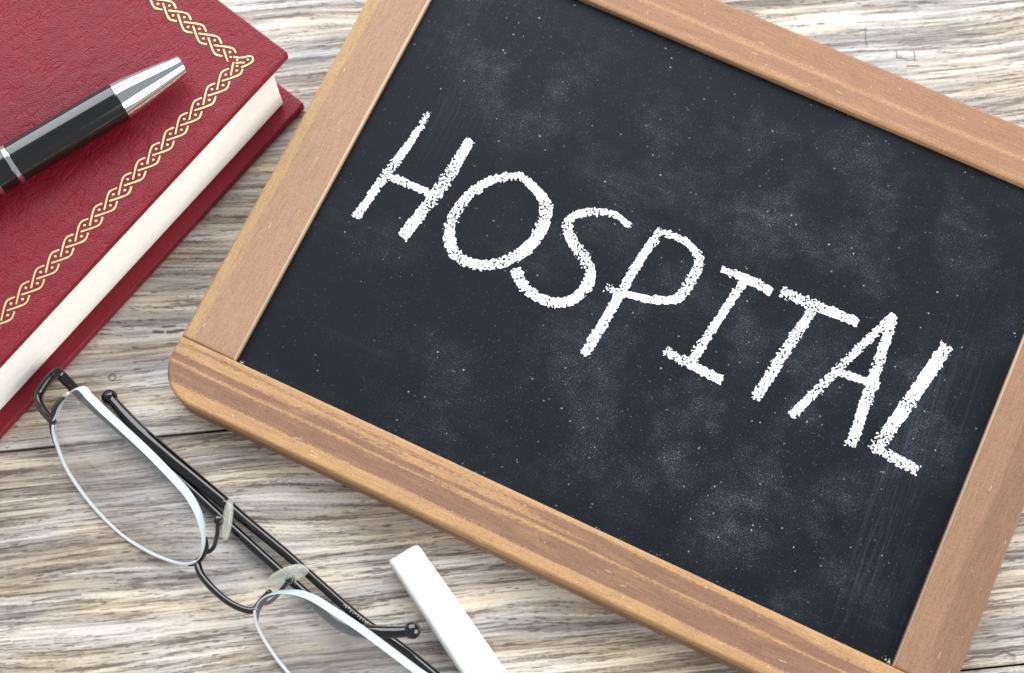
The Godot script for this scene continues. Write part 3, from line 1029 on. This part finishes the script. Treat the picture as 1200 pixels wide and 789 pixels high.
		if side == 0:
			var a := Vector3(1.81, 15.00, -18.28)
			var b := Vector3(0.18, 10.50, -10.20)
			var ax := (a - b) * 0.5
			var thin := ax.cross(Vector3(0.25, 1, 0.1)).normalized()
			pebble(sh, (a + b) * 0.5, ax, thin * 1.15, ax.cross(thin).normalized() * 3.4, 0.8)
		else:
			var a := Vector3(11.35, 10.50, -0.15)
			var b := Vector3(19.38, 15.00, -3.34)
			var ax := (a - b) * 0.5
			var thin := ax.cross(Vector3(-0.12, 1, -0.2)).normalized()
			pebble(sh, (a + b) * 0.5, ax, thin * 1.2, ax.cross(thin).normalized() * 3.4, 0.8)
		part("nose_pad", sh, silicone, t)
	# the bridge
	var bs := Shape.new()
	tube(bs, curve(BRIDGE, 6), [0.85, 0.9, 0.85, 0.8, 0.8, 0.85, 0.9, 0.6], 14, 1.2)
	part("bridge", bs, metal, t)

# a row of worn, unreadable print
func tiny_print(sh: Shape, a: Vector3, b: Vector3):
	sh.group(-1)
	var rng := RandomNumberGenerator.new()
	rng.seed = 12
	var d := (b - a).normalized()
	var s := d.cross(Vector3.UP).normalized()
	for k in 11:
		var c := a.lerp(b, k / 10.0)
		for m in 2:
			var q := c + d * rng.randf_range(-0.16, 0.16) + s * rng.randf_range(-0.25, 0.25)
			var e := (s if rng.randf() < 0.6 else d) * rng.randf_range(0.1, 0.25)
			var f := e.cross(Vector3.UP).normalized() * 0.07
			sh.quad(q - e - f, q + e - f, q + e + f, q - e + f, Vector3.UP)

# ------------------------------------------------------------------ the stick of chalk
func chalk_stick():
	var t := thing("chalk_stick", "stick of white chalk on the table below the slate", "chalk", Vector3(-24.9, 0, 50.1), 0.0)
	var d := Vector3(0.568, 0, 0.823)
	var s := Vector3(0.823, 0, -0.568)
	var n := FastNoiseLite.new()
	n.seed = 8
	n.frequency = 0.35
	var sh := Shape.new()
	sh.group(0)
	var rows := [[0.0, 0.0], [0.0, 0.9], [0.12, 0.95], [0.4, 0.985], [1.2, 1.0], [2.5, 1.0]]
	for k in 34:
		rows.append([4.5 + k * 2.0, 1.0])
	rows.append([73.0, 0.9])
	rows.append([73.0, 0.0])
	var sides := 40
	var f := func(r: int, k: int) -> Vector3:
		var x: float = rows[r][0]
		var scale: float = rows[r][1]
		var half := lerpf(4.0, 4.75, minf(1.0, x / 60.0))
		var a := TAU * k / sides
		var cx := signf(cos(a)) * pow(absf(cos(a)), 0.36)
		var cy := signf(sin(a)) * pow(absf(sin(a)), 0.36)
		var wob := 1.0 + n.get_noise_3d(x, cx * 4.0, cy * 4.0) * 0.03
		var skew := cx * 0.25 + n.get_noise_2d(cx * 5.0, cy * 5.0) * 0.3 if x < 1.0 else 0.0
		return d * (x + skew) + s * cx * half * scale * wob + Vector3(0, half + cy * half * scale * minf(wob, 1.0), 0)
	for r in rows.size() - 1:
		sh.group(1 if r == 0 else (2 if r == rows.size() - 2 else 0))
		for k in sides:
			var a: Vector3 = f.call(r, k)
			var b: Vector3 = f.call(r, (k + 1) % sides)
			var c: Vector3 = f.call(r + 1, (k + 1) % sides)
			var e: Vector3 = f.call(r + 1, k)
			var out := (a + b + c + e) * 0.25 - (d * float(rows[r][0]) + Vector3(0, 4.4, 0))
			if r == 0:
				out = -d
			if r == rows.size() - 2:
				out = d
			sh.quad(a, b, c, e, out, Vector2(r * 0.08, k / 40.0), Vector2(r * 0.08, (k + 1) / 40.0), Vector2((r + 1) * 0.08, (k + 1) / 40.0), Vector2((r + 1) * 0.08, k / 40.0))
	var m := plain(Color(0.97, 0.97, 0.965), 0.95, 0.0, 0.2)
	var dusty := FastNoiseLite.new()
	dusty.seed = 31
	dusty.frequency = 0.2
	dusty.fractal_octaves = 3
	m.heightmap_enabled = true
	m.heightmap_texture = ImageTexture.create_from_image(dusty.get_seamless_image(256, 256))
	m.heightmap_scale = 0.01
	part("stick", sh, m, t)
